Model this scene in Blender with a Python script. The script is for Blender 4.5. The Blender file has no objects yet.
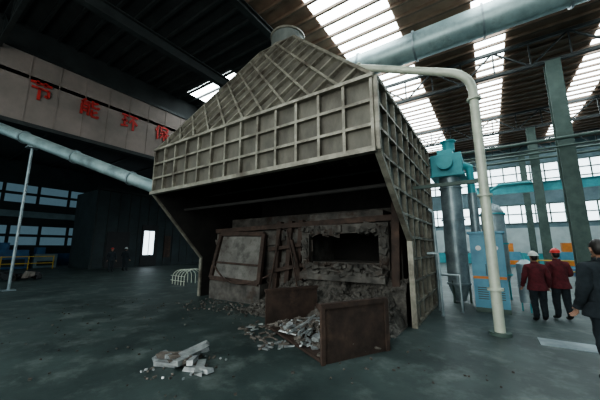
import bpy, math, random
from mathutils import Vector, Matrix, noise
random.seed(7)
D=bpy.data
SC=bpy.context.scene

# ------------------------------------------------------------------ materials
def mat(name,c1,c2=None,scale=3.0,rough=0.7,metal=0.0,bump=0.0,emis=None,estr=0.0,spec=0.5,detail=6,c3=None,s3=0.6,t3=(0.5,0.62),stretch=None):
    m=D.materials.new(name); m.use_nodes=True
    nt=m.node_tree; b=nt.nodes['Principled BSDF']
    b.inputs['Roughness'].default_value=rough; b.inputs['Metallic'].default_value=metal
    b.inputs['Specular IOR Level'].default_value=spec
    if c2 is None: c2=tuple(x*0.75 for x in c1)
    tc=nt.nodes.new('ShaderNodeTexCoord')
    vec=tc.outputs['Object']
    if stretch:
        mp=nt.nodes.new('ShaderNodeMapping'); mp.inputs['Scale'].default_value=stretch
        nt.links.new(vec,mp.inputs['Vector']); vec=mp.outputs['Vector']
    n=nt.nodes.new('ShaderNodeTexNoise'); n.inputs['Scale'].default_value=scale; n.inputs['Detail'].default_value=detail
    n.inputs['Roughness'].default_value=0.65
    nt.links.new(vec,n.inputs['Vector'])
    r=nt.nodes.new('ShaderNodeValToRGB')
    r.color_ramp.elements[0].position=0.35; r.color_ramp.elements[1].position=0.65
    r.color_ramp.elements[0].color=(*c2,1); r.color_ramp.elements[1].color=(*c1,1)
    nt.links.new(n.outputs['Fac'],r.inputs['Fac'])
    out=r.outputs['Color']
    if c3 is not None:
        n2=nt.nodes.new('ShaderNodeTexNoise'); n2.inputs['Scale'].default_value=s3; n2.inputs['Detail'].default_value=8
        n2.inputs['Roughness'].default_value=0.7
        nt.links.new(vec,n2.inputs['Vector'])
        r2=nt.nodes.new('ShaderNodeValToRGB'); r2.color_ramp.elements[0].position=t3[0]; r2.color_ramp.elements[1].position=t3[1]
        r2.color_ramp.elements[0].color=(0,0,0,1); r2.color_ramp.elements[1].color=(1,1,1,1)
        nt.links.new(n2.outputs['Fac'],r2.inputs['Fac'])
        mx=nt.nodes.new('ShaderNodeMixRGB'); mx.inputs['Color2'].default_value=(*c3,1)
        nt.links.new(r2.outputs['Color'],mx.inputs['Fac']); nt.links.new(out,mx.inputs['Color1'])
        out=mx.outputs['Color']
    nt.links.new(out,b.inputs['Base Color'])
    if bump>0:
        bp=nt.nodes.new('ShaderNodeBump'); bp.inputs['Strength'].default_value=bump; bp.inputs['Distance'].default_value=0.05
        nt.links.new(n.outputs['Fac'],bp.inputs['Height']); nt.links.new(bp.outputs['Normal'],b.inputs['Normal'])
    if emis:
        b.inputs['Emission Color'].default_value=(*emis,1); b.inputs['Emission Strength'].default_value=estr
    return m

M_floor=mat('concrete_floor',(0.055,0.080,0.077),(0.018,0.030,0.030),0.6,0.55,bump=0.35,c3=(0.15,0.18,0.17),s3=1.5,t3=(0.50,0.78),detail=12)
M_plate=mat('dusty_steel_plate',(0.150,0.140,0.115),(0.070,0.067,0.056),1.8,0.6,0.25,0.3,c3=(0.040,0.033,0.027),s3=0.8,t3=(0.46,0.70),detail=9,stretch=(1,1,.45))
M_plate2=mat('weathered_plate_cool_lit',(0.19,0.21,0.195),(0.10,0.112,0.105),1.8,0.55,0.25,0.3,c3=(0.055,0.048,0.042),s3=0.9,t3=(0.5,0.70),detail=9,stretch=(1,1,.45))  # weathered plate; paler cool base paints in the cool light on the side wall
M_rib=mat('steel_rib',(0.34,0.325,0.27),(0.17,0.163,0.135),3.0,0.5,0.3,0.2,c3=(0.075,0.06,0.048),s3=1.3,t3=(0.46,0.68),detail=8)
M_hoodin=mat('dark_inner_steel',(0.03,0.028,0.026),(0.013,0.013,0.013),2,0.85)  # near-black steel for the hood's inner faces
M_furn=mat('sooty_refractory',(0.125,0.117,0.106),(0.042,0.040,0.037),2.6,0.9,0,0.7,c3=(0.055,0.038,0.030),s3=1.6,t3=(0.52,0.64))
M_furn2=mat('ash_grey_panel',(0.21,0.205,0.19),(0.09,0.087,0.080),3,0.9,0,0.6,c3=(0.045,0.035,0.03),s3=1.5,t3=(0.52,0.68))
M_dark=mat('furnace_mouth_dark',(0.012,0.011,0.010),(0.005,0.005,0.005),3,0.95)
M_rust=mat('rusty_steel',(0.075,0.050,0.040),(0.036,0.026,0.022),3.5,0.8,0.2,0.3,c3=(0.125,0.08,0.06),s3=2.0,t3=(0.55,0.75))
M_slag=mat('slag_gravel',(0.12,0.112,0.10),(0.038,0.036,0.033),9,0.95,0,0.8)
M_scrap=mat('scrap_aluminium',(0.50,0.53,0.53),(0.22,0.24,0.25),5,0.45,0.5,0.3)
M_scrap2=mat('scrap_dark',(0.20,0.18,0.16),(0.09,0.08,0.07),5,0.7,0.2,0.3)
M_roof=mat('roof_sheet_brown',(0.26,0.17,0.12),(0.16,0.105,0.075),0.8,0.8)
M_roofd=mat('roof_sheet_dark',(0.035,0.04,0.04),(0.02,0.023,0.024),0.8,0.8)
M_purl=mat('purlin_steel',(0.16,0.11,0.08),(0.10,0.07,0.05),2,0.7)
M_truss=mat('truss_steel',(0.035,0.042,0.042),(0.02,0.024,0.025),2,0.6,0.2)
M_sky=mat('skylight_sheet',(0.8,0.85,0.85),(0.75,0.8,0.8),1,0.5,emis=(0.88,0.98,1.0),estr=9.0)
M_win=mat('window_daylight',(0.8,0.85,0.85),(0.7,0.8,0.8),1,0.4,emis=(0.8,0.93,1.0),estr=2.4)
M_wind=mat('window_dim',(0.10,0.15,0.18),(0.06,0.10,0.12),0.5,0.4,emis=(0.35,0.6,0.75),estr=0.12)
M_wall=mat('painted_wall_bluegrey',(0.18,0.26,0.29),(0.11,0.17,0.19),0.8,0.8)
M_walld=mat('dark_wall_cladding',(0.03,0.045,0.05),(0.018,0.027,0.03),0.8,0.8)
M_wallw=mat('white_wall_panel',(0.52,0.60,0.60),(0.38,0.46,0.47),0.8,0.8)
M_sign=mat('sign_board_paint',(0.26,0.215,0.195),(0.18,0.155,0.14),0.6,0.8)
M_red=mat('red_paint',(0.50,0.035,0.03),(0.36,0.03,0.025),3,0.6)
M_duct=mat('galvanised_duct',(0.40,0.52,0.52),(0.26,0.35,0.36),1.5,0.4,0.4,0.1,c3=(0.16,0.20,0.20),s3=0.7,t3=(0.52,0.7))
M_teal=mat('teal_paint',(0.08,0.40,0.44),(0.05,0.27,0.31),2,0.45,0.1)
M_green=mat('column_green_paint',(0.08,0.12,0.105),(0.045,0.075,0.065),2,0.6)
M_cream=mat('cream_pipe_paint',(0.60,0.64,0.53),(0.42,0.46,0.39),2,0.4,0.1,c3=(0.25,0.24,0.18),s3=1.5,t3=(0.6,0.75))
M_silver=mat('silver_lagging',(0.36,0.43,0.45),(0.19,0.24,0.26),2.5,0.4,0.5)
M_blue=mat('cabinet_light_blue',(0.12,0.32,0.43),(0.075,0.23,0.33),2,0.45)
M_orange=mat('orange_paint',(0.70,0.25,0.05),(0.5,0.17,0.03),2,0.5)
M_yellow=mat('yellow_paint',(0.6,0.42,0.06),(0.4,0.28,0.04),2,0.5)
M_bluep=mat('blue_machine_paint',(0.04,0.13,0.26),(0.03,0.08,0.17),2,0.5)
M_black=mat('black_rubber',(0.015,0.016,0.018),(0.01,0.01,0.012),4,0.6)
M_navy=mat('navy_workwear',(0.020,0.028,0.035),(0.009,0.014,0.018),8,0.95,bump=0.4)
M_maroon=mat('maroon_jacket',(0.115,0.018,0.025),(0.055,0.011,0.015),8,0.95,bump=0.4)
M_skin=mat('skin',(0.36,0.215,0.155),(0.29,0.17,0.12),8,0.55)
M_hair=mat('black_hair',(0.012,0.010,0.009),(0.02,0.016,0.014),30,0.5)
M_helw=mat('helmet_white',(0.62,0.64,0.62),(0.5,0.52,0.5),4,0.3)
M_helr=mat('helmet_red',(0.5,0.04,0.03),(0.42,0.03,0.03),4,0.3)
M_eye=mat('eye_white',(0.8,0.8,0.78),(0.75,0.75,0.72),4,0.2)
M_lip=mat('lips',(0.42,0.16,0.14),(0.36,0.13,0.12),4,0.5)
M_screen=mat('gauge_face',(0.7,0.72,0.7),(0.6,0.6,0.6),4,0.3)

# ------------------------------------------------------------------ mesh builder
class MB:
    def __init__(s): s.v=[]; s.f=[]; s.m=[]; s.sm=[]
    def add(s,vs,fs,m=0,smooth=False):
        o=len(s.v); s.v+= [tuple(x) for x in vs]
        for f in fs:
            s.f.append(tuple(i+o for i in f)); s.m.append(m); s.sm.append(smooth)
    def box(s,a,b,m=0):
        x0,y0,z0=[min(a[i],b[i]) for i in range(3)]; x1,y1,z1=[max(a[i],b[i]) for i in range(3)]
        s.add([(x0,y0,z0),(x1,y0,z0),(x1,y1,z0),(x0,y1,z0),(x0,y0,z1),(x1,y0,z1),(x1,y1,z1),(x0,y1,z1)],
              [(0,3,2,1),(4,5,6,7),(0,1,5,4),(1,2,6,5),(2,3,7,6),(3,0,4,7)],m)
    def beam(s,p0,p1,w,h,up=(0,0,1),m=0,shift=0.0):
        p0=Vector(p0);p1=Vector(p1);d=(p1-p0).normalized();up=Vector(up)
        sd=d.cross(up)
        if sd.length<1e-4: sd=d.cross(Vector((1,0,0)))
        sd.normalize(); n=sd.cross(d).normalized()
        vs=[]
        for p in (p0,p1):
            for a,b in ((-1,-1),(1,-1),(1,1),(-1,1)):
                vs.append(p+sd*(a*w/2)+n*(b*h/2+shift))
        s.add(vs,[(0,3,2,1),(4,5,6,7),(0,1,5,4),(1,2,6,5),(2,3,7,6),(3,0,4,7)],m)
    def ibeam(s,p0,p1,w,h,t=0.04,up=(0,0,1),m=0):
        p0=Vector(p0);p1=Vector(p1);d=(p1-p0).normalized();up=Vector(up)
        sd=d.cross(up).normalized(); n=sd.cross(d).normalized()
        s.beam(p0+n*(h/2),p1+n*(h/2),w,t,up,m); s.beam(p0-n*(h/2),p1-n*(h/2),w,t,up,m)
        s.beam(p0,p1,t,h-t,up,m)
    def tube(s,path,r,seg=20,m=0,caps=True):
        path=[Vector(p) for p in path]; n=len(path)
        rs=r if isinstance(r,(list,tuple)) else [r]*n
        ref=None; rings=[]
        for i,p in enumerate(path):
            if i==0:d=path[1]-p
            elif i==n-1:d=p-path[i-1]
            else:
                d=(path[i+1]-p)
                if d.length<1e-5:d=Vector((0,0,1))
                d=d.normalized()+ (p-path[i-1]).normalized()
            if d.length<1e-6: d=Vector((0,0,1))
            d.normalize()
            if ref is None:
                ref=Vector((0,0,1)) if abs(d.z)<0.9 else Vector((1,0,0))
            a=d.cross(ref).normalized(); b=a.cross(d).normalized(); ref=b
            rings.append([p+(a*math.cos(2*math.pi*k/seg)+b*math.sin(2*math.pi*k/seg))*rs[i] for k in range(seg)])
        vs=[v for rg in rings for v in rg]; fs=[]
        for i in range(n-1):
            for k in range(seg):
                k2=(k+1)%seg; fs.append((i*seg+k,i*seg+k2,(i+1)*seg+k2,(i+1)*seg+k))
        s.add(vs,fs,m,True)
        if caps:
            s.add(rings[0],[tuple(range(seg))],m); s.add(rings[-1],[tuple(range(seg))],m)
    def cyl(s,p0,p1,r,seg=20,m=0,r2=None):
        s.tube([p0,p1],[r,r if r2 is None else r2],seg,m)
    def flange(s,p,d,r,t=0.06,seg=24,m=0):
        p=Vector(p);d=Vector(d).normalized(); s.cyl(p-d*t/2,p+d*t/2,r,seg,m)
    def chunk(s,c,sx,sy,sz,m=0,rot=None,j=0.18):
        rot=rot or (random.uniform(-.4,.4),random.uniform(-.4,.4),random.uniform(0,6.28))
        R=Matrix.Rotation(rot[2],3,'Z')@Matrix.Rotation(rot[1],3,'Y')@Matrix.Rotation(rot[0],3,'X')
        vs=[]
        for x,y,z in ((-1,-1,-1),(1,-1,-1),(1,1,-1),(-1,1,-1),(-1,-1,1),(1,-1,1),(1,1,1),(-1,1,1)):
            q=Vector((x*sx*(1+random.uniform(-j,j)),y*sy*(1+random.uniform(-j,j)),z*sz*(1+random.uniform(-j,j))))
            vs.append(Vector(c)+R@q)
        s.add(vs,[(0,3,2,1),(4,5,6,7),(0,1,5,4),(1,2,6,5),(2,3,7,6),(3,0,4,7)],m)
    def obj(s,name,mats,parent=None,bevel=0):
        me=D.meshes.new(name); me.from_pydata(s.v,[],s.f)
        for mm in (mats if isinstance(mats,list) else [mats]): me.materials.append(mm)
        for p,mi,sm in zip(me.polygons,s.m,s.sm): p.material_index=mi; p.use_smooth=sm
        me.update()
        o=D.objects.new(name,me); SC.collection.objects.link(o)
        if parent: o.parent=parent
        if bevel:
            b=o.modifiers.new('b','BEVEL'); b.width=bevel; b.segments=2; b.limit_method='ANGLE'
        return o
def empty(name,loc=(0,0,0)):
    e=D.objects.new(name,None); e.location=loc; SC.collection.objects.link(e); return e
def bez(p0,p1,p2,n=8):
    p0,p1,p2=Vector(p0),Vector(p1),Vector(p2)
    return [(p0*(1-t)**2+p1*2*t*(1-t)+p2*t*t) for t in [i/n for i in range(n+1)]]
def L(a,b,t): return tuple(a[i]+(b[i]-a[i])*t for i in range(3))

XL,XR,YB,YF,ZR=-36,16,34,-15,13.0
# ------------------------------------------------------------------ room shell
b=MB(); b.box((XL,YF,-0.2),(XR,YB,0)); b.obj('floor',M_floor)
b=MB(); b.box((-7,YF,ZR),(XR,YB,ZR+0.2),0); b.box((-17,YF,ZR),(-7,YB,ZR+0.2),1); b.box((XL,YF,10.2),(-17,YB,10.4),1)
y=YF+0.4
while y<YB:
    b.box((-7,y,ZR-0.16),(XR,y+0.12,ZR-0.001),2); b.box((-16.9,y,ZR-0.16),(-7,y+0.12,ZR-0.001),3); y+=0.8
for yy in range(-14,34,3): b.box((XL,yy,10.05),(-17.2,yy+0.12,10.2),3)
b.obj('ceiling',[M_roof,M_roofd,M_purl,M_truss])

def skylight(x0,x1,y0,y1):
    q=MB(); q.box((x0,y0,ZR-0.03),(x1,y1,ZR-0.002)); return q
k=1
for (x0,x1,y0,y1) in [(-4.5,-1.3,4.0,30),(1.9,3.3,1,33),(7.3,8.8,2,33),(-9.2,-8.2,11,30),(-15.8,-11.2,6.2,7.9),(12.2,13.6,2,33),(-2,1,-13,-5),(-9,-7,-13,-5)]:
    skylight(x0,x1,y0,y1).obj('window_%d'%k,M_sky); k+=1

b=MB(); b.box((XL,YB,0),(XR,YB+0.3,ZR))
b.obj('wall_back',M_wall)
def framed_window(q,axis,pos,a0,a1,z0,z1,nv,nh,fr=0.08,sgn=-1):
    t=0.05*sgn
    def bx(a,b_,za,zb,d0,d1,m):
        if axis=='y': q.box((a,pos+d0,za),(b_,pos+d1,zb),m)
        else: q.box((pos+d0,a,za),(pos+d1,b_,zb),m)
    bx(a0,a1,z0,z1,0.005*sgn,t*0.6,0)
    for i in range(nv+1):
        a=a0+(a1-a0)*i/nv; bx(a-fr/2,a+fr/2,z0,z1,0.006*sgn,t*1.6,1)
    for i in range(nh+1):
        z=z0+(z1-z0)*i/nh; bx(a0,a1,z-fr/2,z+fr/2,0.006*sgn,t*1.8,1)
b=MB(); framed_window(b,'y',YB,-6,15.5,4.4,6.4,18,2,0.12); b.obj('window_%d'%k,[M_win,M_green]); k+=1
b=MB(); framed_window(b,'y',YB,-6,15.5,8.2,10.8,18,3,0.12); b.obj('window_%d'%k,[M_win,M_green]); k+=1
b=MB(); b.box((-6,YB-0.1,1.2),(15.8,YB-0.001,3.9)); b.obj('trim_1',M_wallw)
b=MB(); b.box((-6,YB-0.16,0.0),(15.8,YB-0.001,1.15)); b.obj('baseboard_back',M_teal)
b=MB(); b.box((XR,YF,0),(XR+0.3,YB,ZR)); b.obj('wall_right',M_wall)
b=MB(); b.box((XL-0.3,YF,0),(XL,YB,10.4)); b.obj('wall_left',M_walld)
b=MB(); framed_window(b,'x',XL,-14,26,6.0,8.0,16,2,0.25,1); b.obj('window_%d'%k,[M_wind,M_walld]); k+=1
b=MB(); framed_window(b,'x',XL,-14,8.5,1.9,4.0,10,2,0.25,1); b.obj('window_%d'%k,[M_wind,M_walld]); k+=1
b=MB(); b.box((XL+0.001,-14,0),(XL+0.15,8.5,1.2)); b.obj('baseboard_left',M_bluep)
b=MB(); b.box((XL+0.001,-14,4.7),(XL+0.3,26,5.3)); b.obj('trim_2',M_wall)

# sign band
b=MB(); b.box((-17.3,YF,7.9),(-17.0,YB,11.5),0); b.box((-17.35,YF,7.7),(-16.9,YB,7.9),1); b.box((-17.35,YF,11.5),(-16.9,YB,11.7),1)
yy=YF
while yy<YB: b.box((-17.0,yy,7.9),(-16.97,yy+0.05,11.5),0); yy+=1.2
b.box((-17.2,YF,11.7),(-17.0,YB,13.0),2)
b.obj('wall_sign_fascia',[M_sign,M_truss,M_roofd])
CH={'jie':[(1,8.5,9,8.5),(3.5,9.8,3.5,7.4),(6.5,9.8,6.5,7.4),(1.5,6,8,6),(8,6,8,2.5),(8,2.5,6.6,3),(4.5,6,4.5,0)],
'neng':[(3,9.5,1.2,7.2),(1.2,7.2,4.6,7.6),(3.9,8.6,5,7),(1.5,6.3,1.5,.3),(1.5,6.3,4.5,6.3),(4.5,6.3,4.5,.5),(1.5,4.5,4.5,4.5),(1.5,2.8,4.5,2.8),
 (6.2,9.6,6.2,5.8),(6.2,5.8,9.3,5.8),(9.2,5.8,9.2,6.8),(8.8,8.9,6.2,7.6),(6.2,4.4,6.2,.6),(6.2,.6,9.3,.6),(9.2,.6,9.2,1.6),(8.8,3.7,6.2,2.4)],
'huan':[(.5,8.5,4,8.5),(.7,5.2,3.8,5.2),(.3,1.5,4.2,2.2),(2.2,8.5,2.2,1.8),(4.8,8.7,9.7,8.7),(7.6,8.7,4.8,4.2),(7.2,6.8,7.2,0),(7.6,5.8,9.6,3.9)],
'bao':[(3,9.7,.8,5.5),(2.2,7.5,2.2,0),(4.4,9,8.8,9),(4.4,9,4.4,6.2),(8.8,9,8.8,6.2),(4.4,6.2,8.8,6.2),(3.7,4.5,9.7,4.5),(6.6,6.2,6.6,0),(6.5,4.3,3.9,1.2),(6.7,4.3,9.6,1.2)]}
sg=empty('sign_lettering')
for i,(c,yc) in enumerate([('jie',-1.3),('neng',0.85),('huan',3.05),('bao',5.2)]):
    q=MB()
    for (x0,y0,x1,y1) in CH[c]:
        s=0.105
        q.beam((-16.93,yc+(x0-5)*s,9.75+(y0-5)*s),(-16.93,yc+(x1-5)*s,9.75+(y1-5)*s),0.12,0.05,(1,0,0))
    q.obj('character_%d'%(i+1),M_red,sg)

def truss(y):
    q=MB(); z1=12.7;z0=11.3
    q.beam((-16.9,y,z1),(XR,y,z1),0.16,0.16); q.beam((-16.9,y,z0),(XR,y,z0),0.16,0.16)
    x=-16.5; fl=0
    while x<XR-1.6:
        q.beam((x,y,z0),(x,y,z1),0.07,0.07,(1,0,0))
        q.beam((x,y,z0 if fl else z1),(x+1.6,y,z1 if fl else z0),0.08,0.08); fl^=1; x+=1.6
    q.obj('roof_truss',M_truss)
for y in (-10,-3.0,13.2,23,31): truss(y)
for i,(x,z,h) in enumerate([(-9.6,10.6,0.5),(-6.2,11.9,0.3)]):
    q=MB(); q.ibeam((x,YF,z),(x,YB,z),0.3,h,0.05); q.obj('roof_girder',M_truss)
def column(x,y,top=ZR-0.05,w=0.55,m=M_green):
    q=MB(); q.ibeam((x,y,0),(x,y,top),w,w*0.85,0.06,(0.0,1,0),0)
    z=1.2
    while z<top-0.4:
        q.box((x-w*0.5,y-0.012,z),(x+w*0.5,y+0.012,z+0.05)); z+=1.6
    q.box((x-w*0.7,y-w*0.7,0),(x+w*0.7,y+w*0.7,0.05))
    q.obj('steel_column',m)
column(5.1,13.2,11.2,0.6); column(5.1,23,11.2,0.55); column(5.1,31,11.2,0.5); column(-17.15,13.2,7.7,0.5,M_truss); column(-17.15,23,7.7,0.5,M_truss)
column(-17.15,-10,7.7,0.5,M_truss)
q=MB(); q.ibeam((1.0,24,6.6),(XR-.02,24,6.6),0.35,0.7,0.05); q.obj('crane_beam',M_teal)
q=MB()
for z in (8.5,8.9): q.tube([(-2,22.3,z),(XR-.02,22.3,z)],0.09,10)
q.obj('overhead_pipe_rack',M_green)
q=MB(); q.tube([(-2,12.5,6.9),(XR-.02,12.5,6.9)],0.08,10); q.tube([(-2,12.5,6.5),(XR-.02,12.5,6.5)],0.05,10); q.obj('overhead_pipe_rack',M_green)

# ------------------------------------------------------------------ FUME HOOD
hood=empty('fume_hood')
X0,X1,Y0,Y1=-7.5,0.0,0.0,5.3; ZB,ZT,ZA=3.53,5.0,8.6
TX0,TX1,TY0,TY1=-4.62,-3.15,1.85,3.15
ov=2.03; ZC=1.93
def quad_panel(q,P,nu,nv,rw=0.06,rd=0.09):
    P=[Vector(p) for p in P]
    n=(P[1]-P[0]).cross(P[3]-P[0]).normalized()
    q.add(P,[(0,1,2,3)],0)
    def pt(u,v): 
        a=P[0].lerp(P[1],u); c=P[3].lerp(P[2],u); return a.lerp(c,v)
    for i in range(nu+1):
        u=i/nu; q.beam(pt(u,0)+n*rd/2,pt(u,1)+n*rd/2,rw,rd,n,1)
    for j in range(nv+1):
        v=j/nv; q.beam(pt(0,v)+n*(rd/2+0.002),pt(1,v)+n*(rd/2+0.002),rw,rd,n,1)
def diamond_panel(q,P,step,rw=0.06,rd=0.09):
    P=[Vector(p) for p in P]; n=(P[1]-P[0]).cross(P[3]-P[0]).normalized()
    q.add(P,[(0,1,2,3)],0)
    ex=(P[1]-P[0]); Wd=ex.length; ex.normalize(); ey=n.cross(ex).normalized()
    H=(P[3]-P[0]).dot(ey); lx=(P[3]-P[0]).dot(ex); rx=Wd-(P[2]-P[0]).dot(ex)
    def W3(x,y,o): return P[0]+ex*x+ey*y+n*o
    cnt=int(round(Wd/step)); step=Wd/cnt
    for i in range(cnt+1):
        x=i*step
        t=min(1,(Wd-x)/(lx+rx))
        if t>0.02: q.beam(W3(x,0,rd/2),W3(x+lx*t,H*t,rd/2),rw,rd,n,1)
        t=min(1,x/(lx+rx))
        if t>0.02: q.beam(W3(x,0,rd/2+.003),W3(x-rx*t,H*t,rd/2+.003),rw,rd,n,1)
    for v in (0,1): q.beam(W3(lx*v,H*v,rd/2),W3(Wd-rx*v,H*v,rd/2),rw*1.4,rd,n,1)
q=MB()
quad_panel(q,[(X0,Y0,ZB),(X1,Y0,ZB),(X1,Y0,ZT),(X0,Y0,ZT)],13,3)
q.beam((X0-0.05,Y0-0.06,ZB),(X1+0.05,Y0-0.06,ZB),0.16,0.10,(0,0,1),1)
q.beam((X0-0.05,Y0-0.06,ZT),(X1+0.05,Y0-0.06,ZT),0.14,0.07,(0,0,1),1)
q.obj('skirt_front',[M_plate,M_rib],hood)
q=MB()
diamond_panel(q,[(X0,Y0,ZT),(X1,Y0,ZT),(TX1,TY0,ZA),(TX0,TY0,ZA)],0.68)
q.obj('pyramid_front',[M_plate,M_rib],hood)
q=MB()
diamond_panel(q,[(X1,Y0,ZT),(X1,Y1,ZT),(TX1,TY1,ZA),(TX1,TY0,ZA)],0.68)
diamond_panel(q,[(X0,Y1,ZT),(X0,Y0,ZT),(TX0,TY0,ZA),(TX0,TY1,ZA)],0.68)
diamond_panel(q,[(X1,Y1,ZT),(X0,Y1,ZT),(TX0,TY1,ZA),(TX1,TY1,ZA)],0.68)
q.obj('pyramid_sides',[M_plate,M_rib],hood)
def side(x,sg,ZC):
    q=MB()
    poly=[(x,0,ZT),(x,Y1,ZT),(x,Y1,0),(x,ov,0),(x,ov,ZC),(x,0,ZB)]
    q.add(poly,[tuple(range(6))],0)
    xi=x-sg*0.03
    q.add([(xi,p[1],p[2]) for p in poly],[tuple(range(6))],2)
    n=Vector((sg,0,0)); rd=0.09; xo=x+sg*rd/2
    def zlow(y): return 0 if y>=ov else ZB+(ZC-ZB)*y/ov
    def ylow(z):
        if z>=ZB: return 0
        if z>=ZC: return (ZB-z)/(ZB-ZC)*ov
        return ov
    for i in range(1,10):
        y=Y1*i/9; 
        q.beam((xo,y,zlow(y)),(xo,y,ZT),0.055,rd,n,1)
    nz=10
    for j in range(nz+1):
        z=ZT*j/nz if j else 0.05
        q.beam((xo+sg*0.002,ylow(z),z),(xo+sg*0.002,Y1,z),0.055,rd,n,1)
    for a,c in (((0,ZT),(0,ZB)),((0,ZB),(ov,ZC)),((ov,ZC),(ov,0)),((Y1,0),(Y1,ZT)),((0,ZT),(Y1,ZT))):
        q.beam((x+sg*0.05,a[0],a[1]),(x+sg*0.05,c[0],c[1]),0.09,0.12,n,1)
    q.obj('side_wall_right' if sg>0 else 'side_wall_left',[M_plate2,M_rib,M_hoodin],hood)
side(0,1,1.93); side(-7.5,-1,1.4)
q=MB(); q.box((X0,Y1,0),(X1,Y1+0.04,ZT)); q.obj('rear_wall',M_hoodin,hood)
q=MB(); q.box((X0+0.05,0.02,ZB+0.02),(X1-0.05,0.05,ZT)); 
i0=[(X0+.05,.05,ZT),(X1-.05,.05,ZT),(TX1,TY0+.05,ZA-.05),(TX0,TY0+.05,ZA-.05)]
q.add(i0,[(0,1,2,3)])
for z,y in ((3.1,1.1),(3.7,1.9)): q.tube([(X0+0.1,y,z),(X1-0.1,y,z)],0.05,10)
q.obj('inner_lining',M_hoodin,hood)
c=(-3.9,2.5)
q=MB(); q.box((TX0-0.05,TY0-0.05,ZA-0.02),(TX1+0.05,TY1+0.05,ZA+0.08),1)
q.cyl((c[0],c[1],ZA+0.05),(c[0],c[1],ZA+0.8),0.60,28,0); q.flange((c[0],c[1],ZA+0.14),(0,0,1),0.68,0.07,28,1); q.flange((c[0],c[1],ZA+0.76),(0,0,1),0.64,0.07,28,1)
q.tube([(c[0],c[1],ZA+0.8),(c[0],c[1],ZA+0.95),(c[0],c[1],ZA+1.05)],[0.6,0.45,0.12],28,0)
q.obj('collar',[M_plate2,M_rib],hood)

q=MB()
q.tube([(-4.25,3.0,ZA+0.45),(-5.6,5.0,9.6),(-7.3,7.3,10.6)],0.38,24,0)
q.tube([(-8.2,7.5,10.8),(XR-0.1,7.5,10.8)],0.6,32,0)
x=-3.0
while x<XR-0.5: q.flange((x,7.5,10.8),(1,0,0),0.67,0.07,32,1); x+=2.6
q.obj('exhaust_duct',[M_duct,M_silver])
q=MB()
P=[(-2.05,2.47,7.50),(1.0,2.47,6.13)]
P+= [tuple(v) for v in bez((1.15,2.47,6.06),(1.6,2.47,5.86),(1.6,2.47,5.35),8)]
P+=[(1.6,2.47,0.06)]
q.tube(P,0.1,18,0)
for z in (5.2,2.9,0.9): q.flange((1.6,2.47,z),(0,0,1),0.15,0.05,18,0)
q.flange((-1.2,2.47,7.12),(3.05,0,-1.37),0.15,0.05,18,0)
q.flange((1.6,2.47,0.03),(0,0,1),0.2,0.06,18,1)
q.box((0.12,2.43,3.2),(1.6,2.51,3.28),1)
q.obj('gas_pipe',[M_cream,M_green])

q=MB()
A=Vector((-7.66,1.86,3.42)); B=Vector((-17.0,-2.4,7.3)); d=(B-A)
q.tube([A,A+d*1.5],0.25,22,0)
for t in (0.02,0.3,0.58,0.86,1.2): q.flange(A+d*t,d,0.30,0.06,22,1)
q.obj('inclined_duct',[M_duct,M_silver])
q=MB(); tp=A+d*0.81
q.cyl((tp.x,tp.y,0),(tp.x,tp.y,tp.z-0.34),0.055,10); q.box((tp.x-.2,tp.y-.2,0),(tp.x+.2,tp.y+.2,0.04)); q.box((tp.x-.2,tp.y-.2,tp.z-.36),(tp.x+.2,tp.y+.2,tp.z-.30))
q.obj('duct_support_pole',M_silver)

# ------------------------------------------------------------------ FURNACE
fu=empty('smelting_furnace')
q=MB()
FY=2.45
q.box((-7.2,FY,0),(-2.95,5.15,2.35),0)
q.box((-0.68,FY,0),(-0.25,5.15,2.45),0)
q.box((-2.95,FY,0),(-0.68,5.15,1.35),0)
q.box((-2.95,FY,2.22),(-0.68,5.15,2.75),0)
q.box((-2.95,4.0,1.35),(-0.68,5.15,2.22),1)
q.box((-7.2,3.2,2.35),(-0.3,5.15,2.9),0)
for i in range(70):
    x=random.uniform(-7.0,-0.5); z=random.uniform(0.2,2.3)
    if -3.0<x<-.6 and 1.2<z<2.3: continue
    q.chunk((x,FY-0.02,z),random.uniform(.08,.3),.05,random.uniform(.05,.16),0,rot=(random.uniform(-.1,.1),random.uniform(-.12,.12),0))
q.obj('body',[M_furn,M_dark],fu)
q=MB()
fy0,fy1=FY-0.22,FY+0.02
q.box((-3.1,fy0,2.15),(-0.5,fy1,2.40)); q.box((-3.1,fy0,1.22),(-2.86,fy1,2.16)); q.box((-0.76,fy0,1.22),(-0.5,fy1,2.16))
q.add([(-3.0,FY-0.5,1.05),(-0.55,FY-0.5,1.05),(-0.55,FY+0.05,1.36),(-3.0,FY+0.05,1.36),(-3.0,FY-0.5,0.9),(-0.55,FY-0.5,0.9),(-0.55,FY+0.05,1.1),(-3.0,FY+0.05,1.1)],
      [(0,1,2,3),(0,4,5,1),(4,7,6,5),(0,3,7,4),(1,5,6,2)])
for x in (-2.6,-1.9,-1.2): q.box((x,fy0-0.06,2.2),(x+0.12,fy0+0.01,2.38))
for i in range(90):
    x=random.uniform(-2.95,-.6); q.chunk((x,FY-random.uniform(.1,.48),1.22+random.uniform(-.16,.08)),random.uniform(.04,.16),random.uniform(.04,.1),random.uniform(.02,.06))
for i in range(40):
    s_=random.choice((-2.98,-.62)); q.chunk((s_,fy0-.02,random.uniform(1.25,2.3)),random.uniform(.04,.12),.05,random.uniform(.04,.12))
for i in range(26): q.chunk((random.uniform(-3,-.6),fy0-.01,2.18+random.uniform(-.05,.15)),random.uniform(.06,.2),.05,random.uniform(.03,.09))
q.obj('mouth_frame',M_furn,fu)
q=MB()
for x in (-3.35,-3.75,-4.2): 
    q.beam((x,FY-0.12,0.2),(x+0.15,FY-0.05,2.6),0.16,0.18,(0,-1,0)); 
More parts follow.
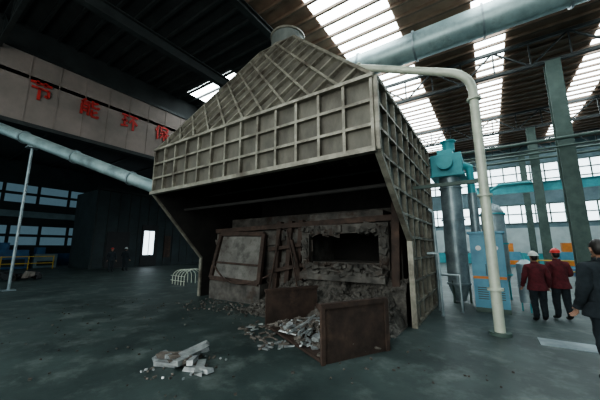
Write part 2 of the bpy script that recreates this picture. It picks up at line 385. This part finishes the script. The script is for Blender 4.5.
q.beam((-4.4,FY-0.2,1.0),(-3.1,FY-0.2,1.25),0.12,0.1,(0,-1,0)); q.beam((-4.4,FY-0.22,1.7),(-3.1,FY-0.22,1.85),0.12,0.1,(0,-1,0))
q.beam((-0.42,FY-0.15,0.1),(-0.30,FY-0.1,2.9),0.2,0.2,(0,-1,0)); 
q.beam((-7.1,FY-0.1,2.38),(-0.3,FY-0.1,2.52),0.16,0.16,(0,-1,0))
q.beam((-3.4,FY-0.35,2.0),(-3.1,FY-0.2,0.7),0.1,0.1,(0,-1,0))
q.obj('buckstays',M_rust,fu,0.015)
q=MB()
bl,br,tr,tl=(-6.85,FY-0.45,0.7),(-4.55,FY-0.45,0.62),(-4.65,FY-0.12,2.2),(-6.75,FY-0.12,2.25)
n=Vector((0,-1,0.22)).normalized()
q.add([bl,br,tr,tl]+[tuple(Vector(p)-n*0.1) for p in (bl,br,tr,tl)],[(0,1,2,3),(0,4,5,1),(1,5,6,2),(2,6,7,3),(3,7,4,0)],0)
for a,c2 in ((bl,br),(br,tr),(tr,tl),(tl,bl)): q.beam(Vector(a)+n*0.04,Vector(c2)+n*0.04,0.14,0.12,n,1)
q.beam(Vector(L(bl,tl,.35))+n*0.03,Vector(L(br,tr,.35))+n*0.03,0.06,0.06,n,1)
q.box((-6.9,FY-0.5,0.0),(-4.5,FY+0.01,0.62),2)
q.obj('charging_door',[M_furn2,M_rust,M_furn],fu)
q=MB()
q.tube(bez((-6.6,FY-0.6,1.2),(-5.5,FY-0.9,0.2),(-4.3,FY-0.3,0.9),12),0.03,8)
q.tube([(-4.3,FY-0.4,0.05),(-3.9,FY-0.3,2.2)],0.03,8); q.tube([(-3.0,FY-0.6,0.6),(-3.6,FY-0.3,2.3)],0.025,8)
q.obj('poking_rods',M_rust,fu)
nx,ny=80,40; vs=[];fs=[]
hx0,hx1,hy0,hy1=-4.7,-0.12,1.05,2.44
def hh(x,y):
    t=max(0,(y-hy0)/(hy1-hy0)); i=(x-hx0)/(hx1-hx0)
    e=max(0,min(1,i*5)); 
    if y<ov: e*=min(1,(1-i)*14)
    return (t**0.9)*1.0*(0.5+0.5*min(1,i*2.2))*e
for j in range(ny+1):
    for i in range(nx+1):
        x=hx0+(hx1-hx0)*i/nx; y=hy0+(hy1-hy0)*j/ny
        h=hh(x,y)
        h+=0.25*h**0.3*(noise.noise(Vector((x*2.2,y*2.2,3)))+0.5*noise.noise(Vector((x*7,y*7,1))) +0.3*noise.noise(Vector((x*17,y*17,1))) ) if h>0.01 else 0
        vs.append((x,y,max(0.0,h)+0.002))
for j in range(ny):
    for i in range(nx):
        a=j*(nx+1)+i; fs.append((a,a+1,a+nx+2,a+nx+1))
q=MB(); q.add(vs,fs,0,False)
for _ in range(420):
    x=random.uniform(hx0+.2,hx1-.1); y=random.uniform(hy0-.15,hy1-.1)
    s=random.uniform(.015,.065); q.chunk((x,y,hh(x,y)+s*0.5),s,s*.8,s*.6)
q.obj('slag_heap',M_slag)

# ------------------------------------------------------------------ scrap tray
U=Vector((.47,.883,0)); W=Vector((-.883,.47,0)); O=Vector((-.68,-.88,0)); tr_=empty('scrap_skip')
q=MB()
def skbox(u0,u1,w0,w1,z0,z1,m=0):
    vs=[O+U*u+W*w+Vector((0,0,z)) for z in (z0,z1) for (u,w) in ((u0,w0),(u1,w0),(u1,w1),(u0,w1))]
    q.add(vs,[(0,3,2,1),(4,5,6,7),(0,1,5,4),(1,2,6,5),(2,3,7,6),(3,0,4,7)],m)
skbox(0,1.36,0,0.05,0.0,0.86); skbox(-0.02,1.38,-0.02,0.07,0.80,0.88); skbox(-.02,.05,-.03,0.0,0,0.86); skbox(1.3,1.38,-.03,0,0,0.86)
skbox(0,1.36,2.35,2.40,0.0,0.80); skbox(-0.02,1.38,2.33,2.42,0.76,0.82)
skbox(0,1.36,0.05,2.35,0.02,0.06); skbox(1.31,1.36,0.05,2.35,0.06,0.40)
q.obj('skip_body',M_rust,tr_)
q=MB()
for _ in range(230):
    u=random.uniform(.0,1.25); w=random.gauss(1.25,.55); w=max(.15,min(2.25,w)); z=0.07+random.uniform(0,.28)*(1-abs(w-1.2)/1.4)
    p=O+U*u+W*w; m=0 if random.random()<.4 else 1
    if random.random()<.45: q.chunk((p.x,p.y,z),random.uniform(.1,.24),.016,.012,m)
    else: q.chunk((p.x,p.y,z),random.uniform(.03,.09),random.uniform(.02,.07),random.uniform(.01,.035),m)
for _ in range(60):
    u=random.uniform(-.55,0); w=random.uniform(.9,2.6); p=O+U*u+W*w
    q.chunk((p.x,p.y,.02),random.uniform(.02,.1),random.uniform(.015,.03),.012,0 if random.random()<.3 else 1,rot=(0,0,random.uniform(0,6)))
q.obj('skip_contents',[M_scrap,M_scrap2],tr_)

q=MB(); cx,cy=-2.42,-2.0
for i in range(20):
    a=random.uniform(0,6.28); r=random.uniform(0,.34); lay=0.035 if i<12 else 0.105
    q.chunk((cx+math.cos(a)*r*1.2,cy+math.sin(a)*r,lay),random.uniform(.1,.24),random.uniform(.03,.06),.03,0 if random.random()<.7 else 1,rot=(random.uniform(-.1,.1),random.uniform(-.1,.1),random.uniform(0,3.14)))
q.chunk((cx+0.05,cy+0.1,.2),.2,.045,.035,0,rot=(.1,-.35,1.0))
for i in range(30):
    a=random.uniform(0,6.28); r=random.uniform(.3,.6); q.chunk((cx+math.cos(a)*r,cy+math.sin(a)*r,.012),random.uniform(.01,.04),.015,.012,random.choice((0,1)))
q.obj('scrap_metal_pile',[M_scrap,M_scrap2])
q=MB()
for _ in range(200):
    x=random.uniform(-9,3); y=random.uniform(-3.5,1.0); s=random.uniform(.006,.02); q.chunk((x,y,s*.6),s,s*.8,s*.6,random.choice((0,1,1,1)))
for _ in range(160):
    x=random.uniform(-7,-3); y=random.gauss(1.2,.4); s=random.uniform(.01,.035)
    if y<1.8: q.chunk((x,y,s*.6),s,s*.8,s*.6,random.choice((0,1,1)))
q.obj('floor_debris',[M_scrap2,M_slag])
q=MB(); q.box((2.2,2.15,0),(3.4,2.65,0.012)); q.box((2.25,2.2,0.012),(3.35,2.6,0.016)); q.obj('floor_steel_plate',M_silver)

# ------------------------------------------------------------------ dust collector
dc=empty('dust_collector'); x,y=0.62,6.05
q=MB(); q.cyl((x,y,0.55),(x,y,4.2),0.33,28,0); q.cyl((x,y,0.05),(x,y,0.55),0.16,24,0,0.33)
for z in (0.6,1.6,2.7,3.8): q.flange((x,y,z),(0,0,1),0.37,0.05,28,0)
for a in range(3):
    t=a*2.1; q.cyl((x+.3*math.cos(t),y+.3*math.sin(t),0),(x+.3*math.cos(t),y+.3*math.sin(t),.7),.035,8,1)
q.cyl((x+0.62,y+0.2,0.0),(x+0.62,y+0.2,3.6),0.14,18,0)
q.obj('cyclone_body',[M_silver,M_green],dc)
q=MB(); q.box((x-.5,y-.45,4.2),(x+.45,y+.45,4.95)); q.box((x-.3,y-.3,4.95),(x+.2,y+.3,5.15)); q.cyl((x-.05,y-.7,4.6),(x-.05,y-.45,4.6),0.24,20); q.cyl((x+.05,y,5.15),(x+.05,y,5.5),0.2,20)
for i in range(5): q.box((x-.52,y-.4+i*.18,4.25),(x-.5,y-.36+i*.18,4.9))
q.flange((x+.05,y,5.5),(0,0,1),.25,.05,20); q.box((x-.55,y-.5,4.16),(x+.5,y+.5,4.22))
q.tube([(x+.4,y,4.6),(x+0.62,y+.1,4.5),(x+0.62,y+.2,3.6)],0.13,14)
q.obj('fan_housing',M_teal,dc,0.02)
q=MB(); vx,vy=1.75,7.4
q.tube([(vx,vy,.5),(vx,vy,.8),(vx,vy,3.0),(vx,vy,3.25),(vx,vy,3.35)],[.2,.36,.36,.24,.06],26,0)
for z in (.85,1.9,2.95): q.flange((vx,vy,z),(0,0,1),.40,.05,26,1)
for t in (0.4,1.97,3.54,5.1): q.cyl((vx+.3*math.cos(t),vy+.3*math.sin(t),0),(vx+.3*math.cos(t),vy+.3*math.sin(t),.9),.03,8,1)
q.tube([(vx,vy,3.3),(vx,vy,3.8),(vx+.3,vy,4.0),(vx+1.2,vy,4.0)],.05,10,1)
q.obj('filter_vessel',[M_silver,M_teal])
q=MB(); cx0,cx1,cy0,cy1=1.1,1.9,4.75,5.45
q.box((cx0,cy0,0.12),(cx1,cy1,2.15),0); q.box((cx0-.05,cy0-.05,2.15),(cx1+.05,cy1+.05,2.22),0)
q.box((cx0+.05,cy0-.02,0.25),(cx0+.38,cy0,2.05),0); q.box((cx0+.42,cy0-.02,0.25),(cx1-.05,cy0,2.05),0)
q.box((cx0+.33,cy0-.05,1.0),(cx0+.35,cy0-.02,1.3),1); q.box((cx0+.45,cy0-.05,1.0),(cx0+.47,cy0-.02,1.3),1)
q.box((cx0,cy0,0),(cx1,cy1,0.12),1); q.box((cx0+.01,cy0-.025,0.9),(cx1-.01,cy0-.019,0.97),3)
for i in range(6): q.box((cx0+.09,cy0-.028,.35+i*.06),(cx0+.34,cy0-.02,.375+i*.06),1); q.box((cx0+.46,cy0-.028,.35+i*.06),(cx0+.71,cy0-.02,.375+i*.06),1)
q.cyl((cx0+.2,cy0-.02,1.75),(cx0+.2,cy0-.06,1.75),0.07,16,2); q.cyl((cx0+.6,cy0-.02,1.75),(cx0+.6,cy0-.06,1.75),0.07,16,2)
q.obj('control_cabinet',[M_blue,M_green,M_screen,M_orange],None,0.008)
q=MB(); tx,ty=2.35,5.5
q.cyl((tx,ty,0.25),(tx,ty,1.3),0.2,20,0); q.tube([(tx,ty,1.3),(tx,ty,1.42)],[0.2,0.08],20,0)
for t in (0.6,2.7,4.8): q.cyl((tx+.17*math.cos(t),ty+.17*math.sin(t),0),(tx+.17*math.cos(t),ty+.17*math.sin(t),.35),.02,8,1)
q.tube([(tx,ty,1.4),(tx,ty,1.6)],0.035,10,1); q.flange((tx,ty,1.6),(0,0,1),.07,.03,14,1)
q.flange((tx,ty,.7),(0,0,1),.22,.04,20,0)
q.obj('compressed_air_tank',[M_silver,M_teal])
q=MB()
q.tube([(0.25,4.3,0.0),(0.25,4.3,2.8),(0.13,4.3,2.9)],0.05,10); q.tube([(0.25,4.3,1.0),(0.8,4.3,1.0),(0.8,4.3,0.0)],0.04,10); q.tube([(0.4,3.6,0.0),(0.4,3.6,1.6),(0.13,3.6,1.6)],0.04,10)
q.obj('service_piping',M_silver)

# ------------------------------------------------------------------ distant equipment right
q=MB()
q.box((5.8,18,0.0),(9.5,20,0.5),1); q.box((6.0,18.2,0.5),(7.4,19.8,1.7),0); q.box((7.6,18.3,0.5),(9.2,19.7,1.3),1); q.cyl((7.4,19,1.0),(9.3,19,1.0),.3,16,1); q.box((6.1,18.1,0.9),(7.2,18.2,1.4),1)
q.obj('orange_press_machine',[M_orange,M_bluep],None,0.03)
q=MB(); q.cyl((9.6,16.5,1.5),(9.6,16.5,5.2),1.0,30,0); q.tube([(9.6,16.5,5.2),(9.6,16.5,5.8)],[1.0,.3],30,0); q.tube([(9.6,16.5,.6),(9.6,16.5,1.5)],[.25,1.0],30,0)
for t in range(4):
    a=.78+t*1.57; q.cyl((9.6+.85*math.cos(a),16.5+.85*math.sin(a),0),(9.6+.85*math.cos(a),16.5+.85*math.sin(a),2),.08,8,0)
q.obj('storage_silo',M_teal)
q=MB()
for xx in (2.2,6.6): q.box((xx,29,0),(xx+1.7,30.2,1.4),0); q.box((xx+.1,28.98,.2),(xx+1.6,29,.6),1); q.box((xx+.3,29.2,1.4),(xx+1.2,29.9,2.2),1)
q.obj('machine_tool_row',[M_blue,M_orange],None,0.02)
q=MB()
for i in range(7):
    xx=3.6+i*1.5; q.cyl((xx,15.0,0),(xx,15.0,1.1),.03,8)
for z in (.55,1.1): q.cyl((3.6,15.0,z),(12.6,15.0,z),.03,8)
q.obj('guard_rail',M_yellow)

# ------------------------------------------------------------------ left background
q=MB()
q.box((-31,5.2,0),(-26.5,16,6.8),0)
yy=5.3
while yy<16: q.box((-26.5,yy,0),(-26.44,yy+0.06,6.8),1); yy+=0.9
q.box((-26.5,5.15,6.8),(-26.2,16,7.0),1)
q.box((-26.48,9.3,0),(-26.40,10.9,4.0),3); q.box((-26.41,9.5,1.1),(-26.38,10.5,3.4),2); q.box((-26.39,9.97,1.1),(-26.36,10.03,3.4),3)
q.box((-26.48,6.3,0.0),(-26.42,8.2,3.2),3); q.box((-26.45,11.6,.8),(-26.38,12.3,3.0),4)
q.obj('melting_shop_booth',[M_walld,M_truss,M_win,M_black,M_rust])
q=MB()
for (yy,w,h,m) in ((-9,2,1.0,0),(-6,2.2,1.3,0),(-3,2.6,1.0,1),(0.2,2.4,1.6,0),(3.0,1.6,1.2,2)):
    q.box((-33.5,yy,0.0),(-32,yy+w,h),m); q.box((-33.3,yy+.2,h),(-32.4,yy+w*.5,h+.6),0); q.box((-31.99,yy+.2,.2),(-31.9,yy+w-.2,h*.5),3)
q.obj('workbench_row',[M_bluep,M_orange,M_wall,M_walld],None,0.02)
q=MB()
for i in range(9):
    yy=-9+i*1.6; q.cyl((-30,yy,0),(-30,yy,1.1),.04,8)
for z in (.5,1.05): q.cyl((-30,-9,z),(-30,3.8,z),.04,8)
q.obj('safety_barrier',M_yellow)
q=MB()
for i in range(16):
    q.chunk((-20+random.uniform(-.6,.6),-0.3+random.uniform(-.8,.8),.15+random.uniform(0,.22)),random.uniform(.15,.3),.15,.13,random.choice((0,0,1)),rot=(random.uniform(-.2,.2),random.uniform(-.2,.2),random.uniform(0,3)))
q.obj('sack_pile',[M_black,M_scrap2],None,0.03)
q=MB()
bx,by=-11.6,3.9
for i in range(5):
    r=.42+.03*i; 
    pts=[(bx+i*.28,by+math.cos(t)*r,0.35+math.sin(t)*r*0.7+.02) for t in [k_*math.pi/10 for k_ in range(0,11)]]
    pts=[(bx+i*.28,by+r,0.0)]+pts+[(bx+i*.28,by-r,0.0)]
    q.tube(pts,0.018,8)
for z in (.2,.42): q.tube([(bx-.1,by-.46,z),(bx+1.2,by-.56,z)],0.016,8)
q.obj('pipe_rack_hoops',M_cream)
q=MB(); q.box((-35.98,9.2,0),(-35.9,12.5,4.2),0); q.box((-35.95,9.1,0),(-35.85,9.2,4.3),1); q.box((-35.95,12.5,0),(-35.85,12.6,4.3),1); q.obj('door_1',[M_win,M_truss])

# ------------------------------------------------------------------ PEOPLE
def skin_mesh(verts,edges,radii,root=0,sub=2):
    me=D.meshes.new('tmp'); me.from_pydata(verts,edges,[]); o=D.objects.new('tmp',me); SC.collection.objects.link(o)
    o.modifiers.new('s','SKIN')
    sv=me.skin_vertices[0].data
    for i,r in enumerate(radii):
        sv[i].radius=(r,r) if not isinstance(r,tuple) else r
        sv[i].use_root=(i==root)
    m=o.modifiers.new('u','SUBSURF'); m.levels=sub; m.render_levels=sub
    dg=bpy.context.evaluated_depsgraph_get(); dg.update()
    ev=o.evaluated_get(dg); nm=D.meshes.new_from_object(ev)
    D.objects.remove(o); return nm
def ellipsoid(q,c,r,m,seg=20,rings=14,fn=None):
    vs=[];fs=[]
    for j in range(rings+1):
        ph=math.pi*j/rings
        for i in range(seg):
            th=2*math.pi*i/seg
            p=Vector((math.sin(ph)*math.cos(th),math.sin(ph)*math.sin(th),math.cos(ph)))
            if fn:p=fn(p)
            vs.append((c[0]+p.x*r[0],c[1]+p.y*r[1],c[2]+p.z*r[2]))
    for j in range(rings):
        for i in range(seg):
            i2=(i+1)%seg; fs.append((j*seg+i,(j+1)*seg+i,(j+1)*seg+i2,j*seg+i2))
    q.add(vs,fs,m,True)
def person(name,loc,yaw,scale,jacket,pants,helmet,arms=((-.02,.05),(-.02,.05)),stride=0.0,elbow_out=0.03,head_yaw=0.0,bulk=1.08):
    e=empty(name,loc); e.rotation_euler=(0,0,yaw); e.scale=(scale,)*3
    V=[(0,0,.95),(0,-.005,1.1),(0,-.015,1.28),(0,-.01,1.41),(0,0,1.49),(0,.012,1.56)]
    R=[(.175*bulk,.135*bulk),(.17*bulk,.135*bulk),(.19*bulk,.14*bulk),(.145*bulk,.105*bulk),(.062,.062),(.055,.055)]
    E=[(0,1),(1,2),(2,3),(3,4),(4,5)]
    wr=[]
    for s,(ey,wy) in zip((1,-1),arms):
        i=len(V); V+= [(s*.18,-.01,1.40),(s*(.235+elbow_out),ey-.03,1.13),(s*(.245+elbow_out),wy+.03,.90)]
        if wy>.2: V[-1]=(s*.16,wy,1.12)
        R+= [.085*bulk,.066*bulk,.05]; E+=[(3,i),(i,i+1),(i+1,i+2)]; wr.append((V[i+1],V[i+2]))
    for s in (1,-1):
        st=stride*s; i=len(V)
        V+= [(s*.095,0,.86),(s*.105,.03+st*.5,.48),(s*.11,st-.01,.11),(s*.12,st+.09,.055),(s*.125,st+.18,.045)]
        R+= [.118,.088,.068,.05,.040]; E+=[(0,i),(i,i+1),(i+1,i+2),(i+2,i+3),(i+3,i+4)]
    nm=skin_mesh(V,E,R,0,2); nm.name=name+'_body'
    for mm in (jacket,pants,M_black,M_skin): nm.materials.append(mm)
    for p in nm.polygons:
        cz=p.center.z; cx=abs(p.center.x); p.use_smooth=True
        k=0
        if cz<.87 and cx<.21: k=1
        if cz<.12: k=2
        if cz>1.52: k=3
        p.material_index=k
    for v in nm.vertices:
        if v.co.z>.12 and v.co.z<1.48:
            f=noise.noise(Vector((v.co.x*9,v.co.y*9,v.co.z*16)))*.012
            v.co.x+=f*(1 if v.co.x>0 else -1); v.co.y+=f
    o=D.objects.new('body',nm); SC.collection.objects.link(o); o.parent=e
    q=MB()
    q.tube([(0,0,.80),(0,0,.86),(0,0,.98)],[.218*bulk,.212*bulk,.18*bulk],24,0,False)
    q.tube([(0,0,1.47),(0,.005,1.54)],[.092,.078],18,0,False)
    for i in range(len(q.v)): q.v[i]=(q.v[i][0],q.v[i][1]*.8 if q.v[i][2]<1.2 else q.v[i][1],q.v[i][2])
    for (el,w) in wr:
        d=(Vector(w)-Vector(el)).normalized(); q.tube([Vector(w)-d*.04,Vector(w)+d*.015],[.050,.053],14,0)
    q.obj('jacket_trim',[jacket],e)
    for s,(el,w) in zip((1,-1),wr):
        w=Vector(w); d=(w-Vector(el)).normalized(); side_=Vector((0,1,0)); side_=(side_-d*side_.dot(d)).normalized(); nrm=d.cross(side_)*(-s)
        HV=[w, w+d*.045]; HR=[.026,.030]; HE=[(0,1)]
        for fi,(off,ln) in enumerate(((.03,.075),(.01,.083),(-.01,.077),(-.029,.06))):
            b0=w+d*.09+side_*off; b1=b0+d*ln*.45-nrm*.008*1; b2=b1+d*ln*.3+nrm*(-.02); b3=b2+d*ln*.2+nrm*(-.022)
            i=len(HV); HV+=[b0,b1,b2,b3]; HR+=[.0115,.0090,.0084,.0072]; HE+=[(1,i),(i,i+1),(i+1,i+2),(i+2,i+3)]
        i=len(HV); t0=w+d*.035+side_*.035; HV+=[t0,t0+d*.03+side_*.022,t0+d*.055+side_*.024-nrm*.01]; HR+=[.013,.011,.009]; HE+=[(1,i),(i,i+1),(i+1,i+2)]
        hm=skin_mesh([tuple(v) for v in HV],HE,HR,0,2); hm.materials.append(M_skin)
        for p in hm.polygons:p.use_smooth=True
        o=D.objects.new('hand_left' if s<0 else 'hand_right',hm); SC.collection.objects.link(o); o.parent=e
    hd=empty('head_pivot'); hd.parent=e; hd.location=(0,.015,1.655); hd.rotation_euler=(0,0,head_yaw)
    q=MB()
    def hf(p):
        p=p.copy()
        if p.z<0: 
            k=1+p.z*0.28; p.x*=k; p.y=p.y*(1+p.z*.12)+(-p.z)*.12
        if p.y>0: p.y*=.94
        return p
    ellipsoid(q,(0,0,0),(.077,.097,.122),0,28,20,hf)
    ellipsoid(q,(0,.100,-.022),(.014,.020,.026),0,12,8); ellipsoid(q,(0,.088,.022),(.05,.014,.010),0,14,8)
    ellipsoid(q,(0,.092,-.098),(.026,.02,.018),0,12,8)
    for s in (1,-1):
        ellipsoid(q,(s*.078,-.005,-.01),(.012,.02,.033),0,12,8)
        ellipsoid(q,(s*.030,.084,.004),(.014,.009,.008),1,12,8); ellipsoid(q,(s*.030,.092,.004),(.006,.003,.006),2,10,6)
        q.box((s*.030-.017,.088,.016),(s*.030+.017,.097,.021),2)
    ellipsoid(q,(0,.094,-.058),(.024,.008,.007),3,12,8)
    ellipsoid(q,(0,-.014,.014),(.084,.102,.120),2,24,14,lambda p: Vector((p.x,min(p.y,.55),max(p.z,-.75 if p.y<-.05 else 0.1))))
    q.obj('head',[M_skin,M_eye,M_hair,M_lip],hd)
    if helmet:
        q=MB()
        ellipsoid(q,(0,-.005,.05),(.105,.128,.115),0,28,14,lambda p: Vector((p.x,p.y,max(p.z,0))))
        vs=[];n=32
        for i in range(n):
            a=2*math.pi*i/n; f=1.18+ (.28 if math.sin(a)>.5 else 0)*max(0,math.sin(a)-.5)*2
            vs.append((.103*math.cos(a),-.005+.126*math.sin(a),.055)); vs.append((.103*1.15*math.cos(a),-.005+.126*f*math.sin(a),.043))
        q.add(vs,[(2*i,2*((i+1)%n),2*((i+1)%n)+1,2*i+1) for i in range(n)],0,True)
        ellipsoid(q,(0,-.005,.155),(.015,.09,.018),0,12,8)
        q.obj('safety_helmet',helmet,hd)
    return e
person('factory_worker',(2.46,4.30,0),0.2,.92,M_maroon,M_navy,M_helw,((-.02,.05),(.02,.12)),0.06,head_yaw=0.3)
person('factory_worker',(2.95,4.75,0),0.35,.96,M_maroon,M_navy,M_helr,((.0,.26),(-.02,.05)),-0.04)
person('factory_worker',(2.84,0.72,0),0.35,1.05,M_navy,M_navy,None,((-.03,.05),(-.02,.06)),0.05,bulk=1.25)
person('factory_worker',(-22.5,-3.0,0),1.2,1.0,M_navy,M_navy,M_helw,((-.02,.05),(-.02,.05)),0.05)
person('factory_worker',(-22,5.0,0),-1.8,.98,M_navy,M_navy,M_helr,((-.02,.05),(-.02,.05)),0.1)
person('factory_worker',(-22.3,6.1,0),0.6,1.0,M_navy,M_navy,M_helw,((-.02,.05),(-.02,.25)),0.03)

# ------------------------------------------------------------------ lights
w=D.worlds.new('World'); SC.world=w; w.use_nodes=True
bg=w.node_tree.nodes['Background']; bg.inputs['Color'].default_value=(0.64,0.87,0.93,1); bg.inputs['Strength'].default_value=0.65
def area(name,loc,rot,sx,sy,e,col):
    l=D.lights.new(name,'AREA'); l.shape='RECTANGLE'; l.size=sx; l.size_y=sy; l.energy=e; l.color=col
    o=D.objects.new(name,l); o.location=loc; o.rotation_euler=rot; SC.collection.objects.link(o)
area('open_end_fill',(-1,YF+0.5,6),(math.radians(90),0,0),16,9,1300,(1.0,0.975,0.90))  # added fill lamp at the hall's open end behind the camera, lights the fronts
SC.view_settings.look='AgX - Medium High Contrast'
SC.view_settings.exposure=0.32
cam=D.cameras.new('camera'); co=D.objects.new('camera',cam); SC.collection.objects.link(co)
co.location=(1.603,-4.876,1.75); co.rotation_euler=(math.radians(90+9.73),0,math.radians(33.9))
cam.lens=16.8; cam.sensor_width=36; cam.clip_end=200
SC.camera=co
